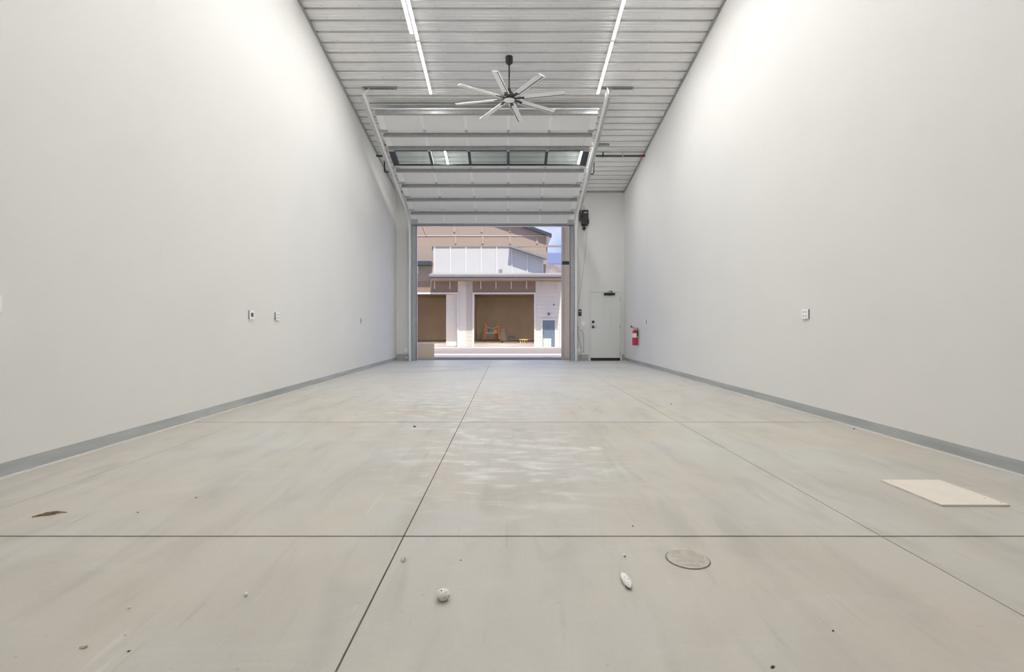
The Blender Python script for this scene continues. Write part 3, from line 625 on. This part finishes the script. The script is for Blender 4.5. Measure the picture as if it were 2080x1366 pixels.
# bays behind the openings
bi = MB(); BZ = 60.
bi.box(GX(700), GX(1140), BZ, BZ+.2, GE, GZ(500)); bi.box(GX(931), GX(935), ZF+.3, BZ, GE, GZ(560)); bi.box(GX(700)-.2, GX(700), ZF+.3, BZ, GE, GZ(560)); bi.box(GX(1140), GX(1140)+.2, ZF+.3, BZ, GE, GZ(560))
bi.build('bay_wall', 'bay_brown', bd)
bx('bay_floor', 'bay_floor', GX(700), GX(1140), ZF+.0, BZ, GE-.2, GE+.045, bd); bx('bay_roof', 'bay_brown', GX(700)-.2, GX(1140)+.2, ZF+.25, BZ+.2, GZ(572), GZ(568), bd)
fbox('sliding_panel', 'siding_pale', 905, 928.5, 598, 704, -.35, .45); fbox('notice_plate', 'trim_white', 913, 920, 632, 640, -.34, .35)
for xx in (868, 1024):  # added lamps, unseen above the headers, to brighten the dark bays
    for yy in (41.5, 45.):
        bl_ = bx('added_bay_lamp', 'fixture_white', GX(xx)-.08, GX(xx)+.08, yy, yy+2.4, GZ(572)-.06, GZ(572)-.001, bd); bx('added_lamp_diffuser', 'led_bay_fill', GX(xx)-.07, GX(xx)+.07, yy+.02, yy+2.38, GZ(572)-.09, GZ(572)-.06, bl_)
# white trims of the two bays
def trim(x0, x1, y0, y1): fbox('opening_trim', 'trim_white', x0, x1, y0, y1, .05, .1)
trim(795, 932, 594.5, 598); trim(928.8, 932, 598, 706); trim(959.5, 1088.5, 594.5, 598); trim(959.5, 963, 598, 706); trim(1085, 1088.5, 598, 706)
# canopy, soffit, brackets
ZC = ZF-1.65
can = MB().prism([(ZF, GZ(554.5)), (ZC, GZ(558, ZC)), (ZC, GZ(563, ZC)), (ZF, GZ(563, ZC)-.0)], yz, GX(878), GX(1142)).build('canopy_roof', 'gutter_grey', bd)
bx('canopy_edge', 'roof_slate', GX(878), GX(1142), ZC-.03, ZC, GZ(564.5, ZC), GZ(562.6, ZC), bd)
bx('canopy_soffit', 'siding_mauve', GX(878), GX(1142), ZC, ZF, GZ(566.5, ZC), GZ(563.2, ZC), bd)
fbox('fascia', 'siding_tan', 878, 1142, 569, 572, .10, 0)
for x in (883, 914, 945.5, 976.5, 1007.5, 1038.5, 1069.5, 1100.5, 1132): fbox('bracket', 'trim_white', x-.9, x+.9, 572.5, 587, .08, 0)
# lower eave on the left part
bx('eave', 'roof_slate', GX(700), GX(878.5), ZF-.7, ZF, GZ(538.5, ZF-.7), GZ(530.5, ZF-.7), bd); fbox('fascia', 'siding_tan', 790, 878, 539.5, 541.5, .04, 0)
fbox('batten', 'trim_white', 847.5, 850, 541.5, 556, .05, 0)
# white board-and-batten storey under the lower gable
pw = [(880, 502), (1054, 502), (1104, 523), (1104, 556), (880, 556)]
MB().prism([(GX(a), GZ(b)) for a, b in pw], xz, ZF-.06, ZF+.2).build('white_wall', 'panel_white', bd)
for x, yt in ((883, 502), (915, 502), (946.5, 502), (977.5, 502), (1008.8, 502), (1039.8, 502), (1071, 509.5), (1102.5, 522.5)): fbox('batten', 'trim_white', x-.9, x+.9, yt, 556, .11, -.06)
fbox('sill', 'roof_slate', 880, 1104, 555.2, 556.8, .12, .0)
fbox('notice_plate', 'gutter_grey', 1013.5, 1020.5, 547.5, 553.5, .08, -.06)
ru = [(1035, 498), (1112, 520.5), (1111, 526.5), (1035, 501.8)]
MB().prism([(GX(a, ZF-.6), GZ(b, ZF-.6)) for a, b in ru], xz, ZF-.62, ZF+.2).build('rake', 'gutter_grey', bd)
fbox('wall', 'stone', 1104, 1250, 537, 562, .0); fbox('wall', 'siding_mauve', 700, 880, 500, 540, .0, .2)
fbox('ledge', 'siding_mauve', 878, 1142, 498.8, 502, .12, .1)
# walk door and small fittings on the right part
fd = fbox('walk_door', 'far_door_blue', 1102, 1127, 651, 705.5, .03, 0)
f2 = MB().box(GX(1098.8), GX(1102), ZF-.06, ZF, GE, GZ(648)).box(GX(1127), GX(1130.2), ZF-.06, ZF, GE, GZ(648)).box(GX(1102), GX(1127), ZF-.06, ZF, GZ(651), GZ(648)).build('door_frame', 'trim_white', bd)
for x, yy in ((1112.5, 663), (1112.5, 667.5), (1104, 675), (1104, 679)): bx('door_fitting', 'roof_slate', GX(x)-.03, GX(x)+.03, ZF-.05, ZF-.03, GZ(yy)-.03, GZ(yy)+.03, fd)
fbox('door_patch', 'siding_pale', 1103.5, 1119.5, 688, 705, .034, -.03, fd)
fbox('lamp', 'roof_slate', 1113.2, 1116, 636, 640.5, .15, 0); fbox('lamp', 'roof_slate', 1124, 1126, 618.6, 621, .1, 0)
f3 = MB().box(GX(1137), GX(1140), ZF-.08, ZF, GE, GZ(653.5)).box(GX(1140), GX(1175), ZF-.08, ZF, GZ(657), GZ(653.5)).box(GX(1172), GX(1175), ZF-.08, ZF, GE, GZ(657)).build('door_frame', 'trim_white', bd)
fbox('walk_door', 'far_door_blue', 1140, 1172, 657, 705.5, .03, 0)
# upper gabled volume behind
Z2 = 45.
ub = tag(empty('gabled_building', (GX(1000, Z2), Z2, -.6)), 'taller tan gabled building rising behind the white storey', 'building')
uw = [(700, 540), (700, 380), (830, 380), (1040, 450), (1112, 476), (1112, 540)]
bz_ = 61.
MB().prism([(GX(a, Z2), GZ(b, Z2)) for a, b in uw], xz, Z2, Z2+.3).build('wall', 'siding_mauve', ub)
rk = [(820, 372), (1044, 447), (1120.5, 475), (1120.5, 481.5), (1044, 454.5), (820, 380)]
MB().prism([(GX(a, Z2-.3), GZ(b, Z2-.3)) for a, b in rk], xz, Z2-.35, Z2+14).build('roof', 'roof_slate', ub)
MB().prism([(GX(a, Z2), GZ(b, Z2)) for a, b in ((1109.5, 479), (1120, 481.5), (1113, 498), (1112, 498))], xz, Z2-.3, Z2+.1).build('eave_return', 'gutter_grey', ub)
fbox('corner_board', 'trim_white', 1109, 1112.2, 478, 500, .05, 0, ub, Z2)
for x in (923, 978.5, 1036): fbox('batten', 'siding_tan', x-2, x+2, 459.5, 472, .05, 0, ub, Z2)
for x in (925.5, 980.5, 1036, 1091): fbox('batten', 'siding_tan', x-2, x+2, 481, 495.5, .05, 0, ub, Z2)
fbox('belt_board', 'siding_grey', 700, 1112, 478.5, 480, .04, 0, ub, Z2)
MB().prism([(GX(a, Z2), GZ(b, Z2)) for a, b in ((858, 459), (861, 459), (868, 480), (866, 480))], xz, Z2-.06, Z2).build('brace', 'siding_tan', ub)
# blue metal roof further back
Z3 = 66.
rb = tag(empty('blue_roof_building', (GX(1125, Z3), Z3, -.6)), 'distant building with a blue metal roof at the right of the opening', 'building')
MB().prism([(Z3, GZ(536, Z3)), (Z3+10, GZ(514, Z3+10)), (Z3+10.2, GZ(514, Z3+10)-.2), (Z3, GZ(536, Z3)-.2)], yz, GX(1090, Z3), GX(1260, Z3)).build('roof', 'roof_blue', rb)
bx('wall', 'stone', GX(1092, Z3), GX(1258, Z3), Z3+.3, Z3+9.5, -.6, GZ(536, Z3)-.1, rb)
# things inside the centre bay
FB = GE+.045
def inb(x, y):                                        # point of the bay floor under a photo pixel
    Z = (CZ-FB)*F/(y-PY); return (x-PX)*Z/F, Z
x0, z0 = inb(985.5, 693); x1, _ = inb(1013.5, 693); sc_ = z0/F
cart = tag(empty('scaffold_cart', ((x0+x1)/2, z0, FB)), 'orange scaffold cart loaded with tools inside the centre bay', 'scaffold')
for xx in (x0, x1):
    for dz in (0, .9): MB().tube([(xx, z0+dz, FB+.12), (xx, z0+dz, FB+1.95)], .07, 8).build('post', 'orange_paint', cart); MB().lathe([(.05, -.04), (.10, -.04), (.10, .04), (.05, .04)], (xx, z0+dz, FB+.10), 14, 'x').build('caster', 'black_plastic', cart)
    for h in (.6, 1.2, 1.8): MB().tube([(xx, z0, FB+h), (xx, z0+.9, FB+h)], .045, 8).build('rung', 'orange_paint', cart)
bx('platform', 'canvas', x0, x1, z0-.03, z0+.93, FB+.86, FB+.93, cart)
MB().tube([(x0, z0, FB+1.6), ((x0+x1)/2, z0, FB+1.35), (x1, z0, FB+1.65)], .03, 6).build('strap', 'canvas', cart)
sx_ = (x1-x0)
o = tag(MB().lathe([(.20, 0), (.25, .05), (.28, .40), (.22, .44)], (x0+sx_*.38, z0+.4, FB+.93), 18).build('plastic_bucket', 'blue_plastic', None, True), 'blue plastic drum standing on the orange scaffold cart', 'bucket')
o = tag(MB().box(x0+sx_*.62, x0+sx_*.88, z0+.2, z0+.75, FB+.93, FB+1.25).build('tool_box', 'orange_paint', bevel=.03), 'orange tool box beside the blue drum on the cart', 'tool box')
def blob_w(name, m_, x, y, w, d, h, label, cat, zbase=FB, seed=1):
    X_, Z_ = inb(x, y); R_ = random.Random(seed); n, rg = 14, 6; vs_ = []
    for i in range(rg+1):
        th = math.pi/2*i/rg
        for k_ in range(n):
            ph = 2*math.pi*k_/n; a = 1+.3*(R_.random()-.5) if i < rg else 1
            vs_.append((X_+math.cos(th)*math.cos(ph)*w/2*a, Z_+math.cos(th)*math.sin(ph)*d/2*a, zbase+math.sin(th)*h*a))
    fs = [(i*n+k_, i*n+(k_+1) % n, (i+1)*n+(k_+1) % n, (i+1)*n+k_) for i in range(rg) for k_ in range(n)]+[tuple(range(n-1, -1, -1))]
    return tag(MB().add(vs_, fs).build(name, m_, None, True, origin=(X_, Z_, zbase)), label, cat)
blob_w('tarp_heap', 'grey_pile', 1020, 692.2, 1.3, 1., 1.25, 'dark crumpled tarp heap right beside the orange cart', 'tarp', seed=3)
xa, za = inb(1022, 691.5); xb, _ = inb(1046, 691.5)
pl = tag(empty('drywall_stack', ((xa+xb)/2, za, FB)), 'low grey stack of sheets behind the orange cart', 'stack')
for q in range(5): bx('sheet', 'grey_pile', xa+.04*q, xb-.03*((q*2) % 3), za, za+1.6, FB+q*.13, FB+q*.13+.115, pl)
xa, za = inb(1055, 697.5); xb, _ = inb(1072.5, 697.5)
tb = tag(empty('sawhorse_bench', ((xa+xb)/2, za, FB)), 'low yellow work bench on the floor of the centre bay', 'bench')
bx('bench_top', 'yellow_wood', xa, xb, za-.1, za+.35, FB+.30, FB+.36, tb)
for u in (.12, .38, .62, .88):
    for v in (0, .25): bx('leg', 'yellow_wood', xa+(xb-xa)*u-.025, xa+(xb-xa)*u+.025, za+v-.025, za+v+.025, FB, FB+.30, tb)
blob_w('dark_bag', 'black_plastic', 1020, 696.5, .22, .25, .10, 'small black bag on the bay floor in front of the cart', 'bag', seed=5)
# just outside our own opening: tan corner post on the right, low beige pedestal on the left
YO = 16.35
def QX(x, Z=YO): return (x-PX)*Z/F
cp = tag(empty('corner_post', (QX(1150), YO, gz(YO))), 'tall tan clad post just outside the right edge of the opening', 'post')
bx('post_face', 'post_tan', QX(1149.5), QX(1160), YO, YO+.20, gz(YO)-.02, 4.7, cp); bx('post_side', 'post_grey', QX(1141.5), QX(1148), YO+.01, YO+.20, gz(YO)-.02, 4.7, cp)
bx('corner_bead', 'trim_white', QX(1148), QX(1149.5), YO-.004, YO+.20, gz(YO)-.02, 4.7, cp)
bx('band', 'roof_slate', QX(1141.5), QX(1160), YO-.008, YO, CZ+(PY-538)*YO/F, CZ+(PY-531)*YO/F, cp)
bx('foot', 'post_grey', QX(1141.2), QX(1160), YO-.012, YO, gz(YO)-.02, CZ+(PY-727)*YO/F, cp)
pd = tag(empty('utility_pedestal', (QX(862), YO, gz(YO))), 'low beige utility box just outside the left edge of the opening', 'utility box')
bx('cabinet', 'post_tan', QX(841), QX(879.5), YO, YO+.30, gz(YO), CZ+(PY-698)*YO/F, pd, .004)
bx('base', 'post_grey', QX(840), QX(880), YO-.01, YO+.31, gz(YO)-.03, CZ+(PY-726.5)*YO/F, pd)
bx('cover_plate', 'trim_white', QX(858), QX(864), YO-.012, YO, CZ+(PY-717)*YO/F, CZ+(PY-711.5)*YO/F, pd)
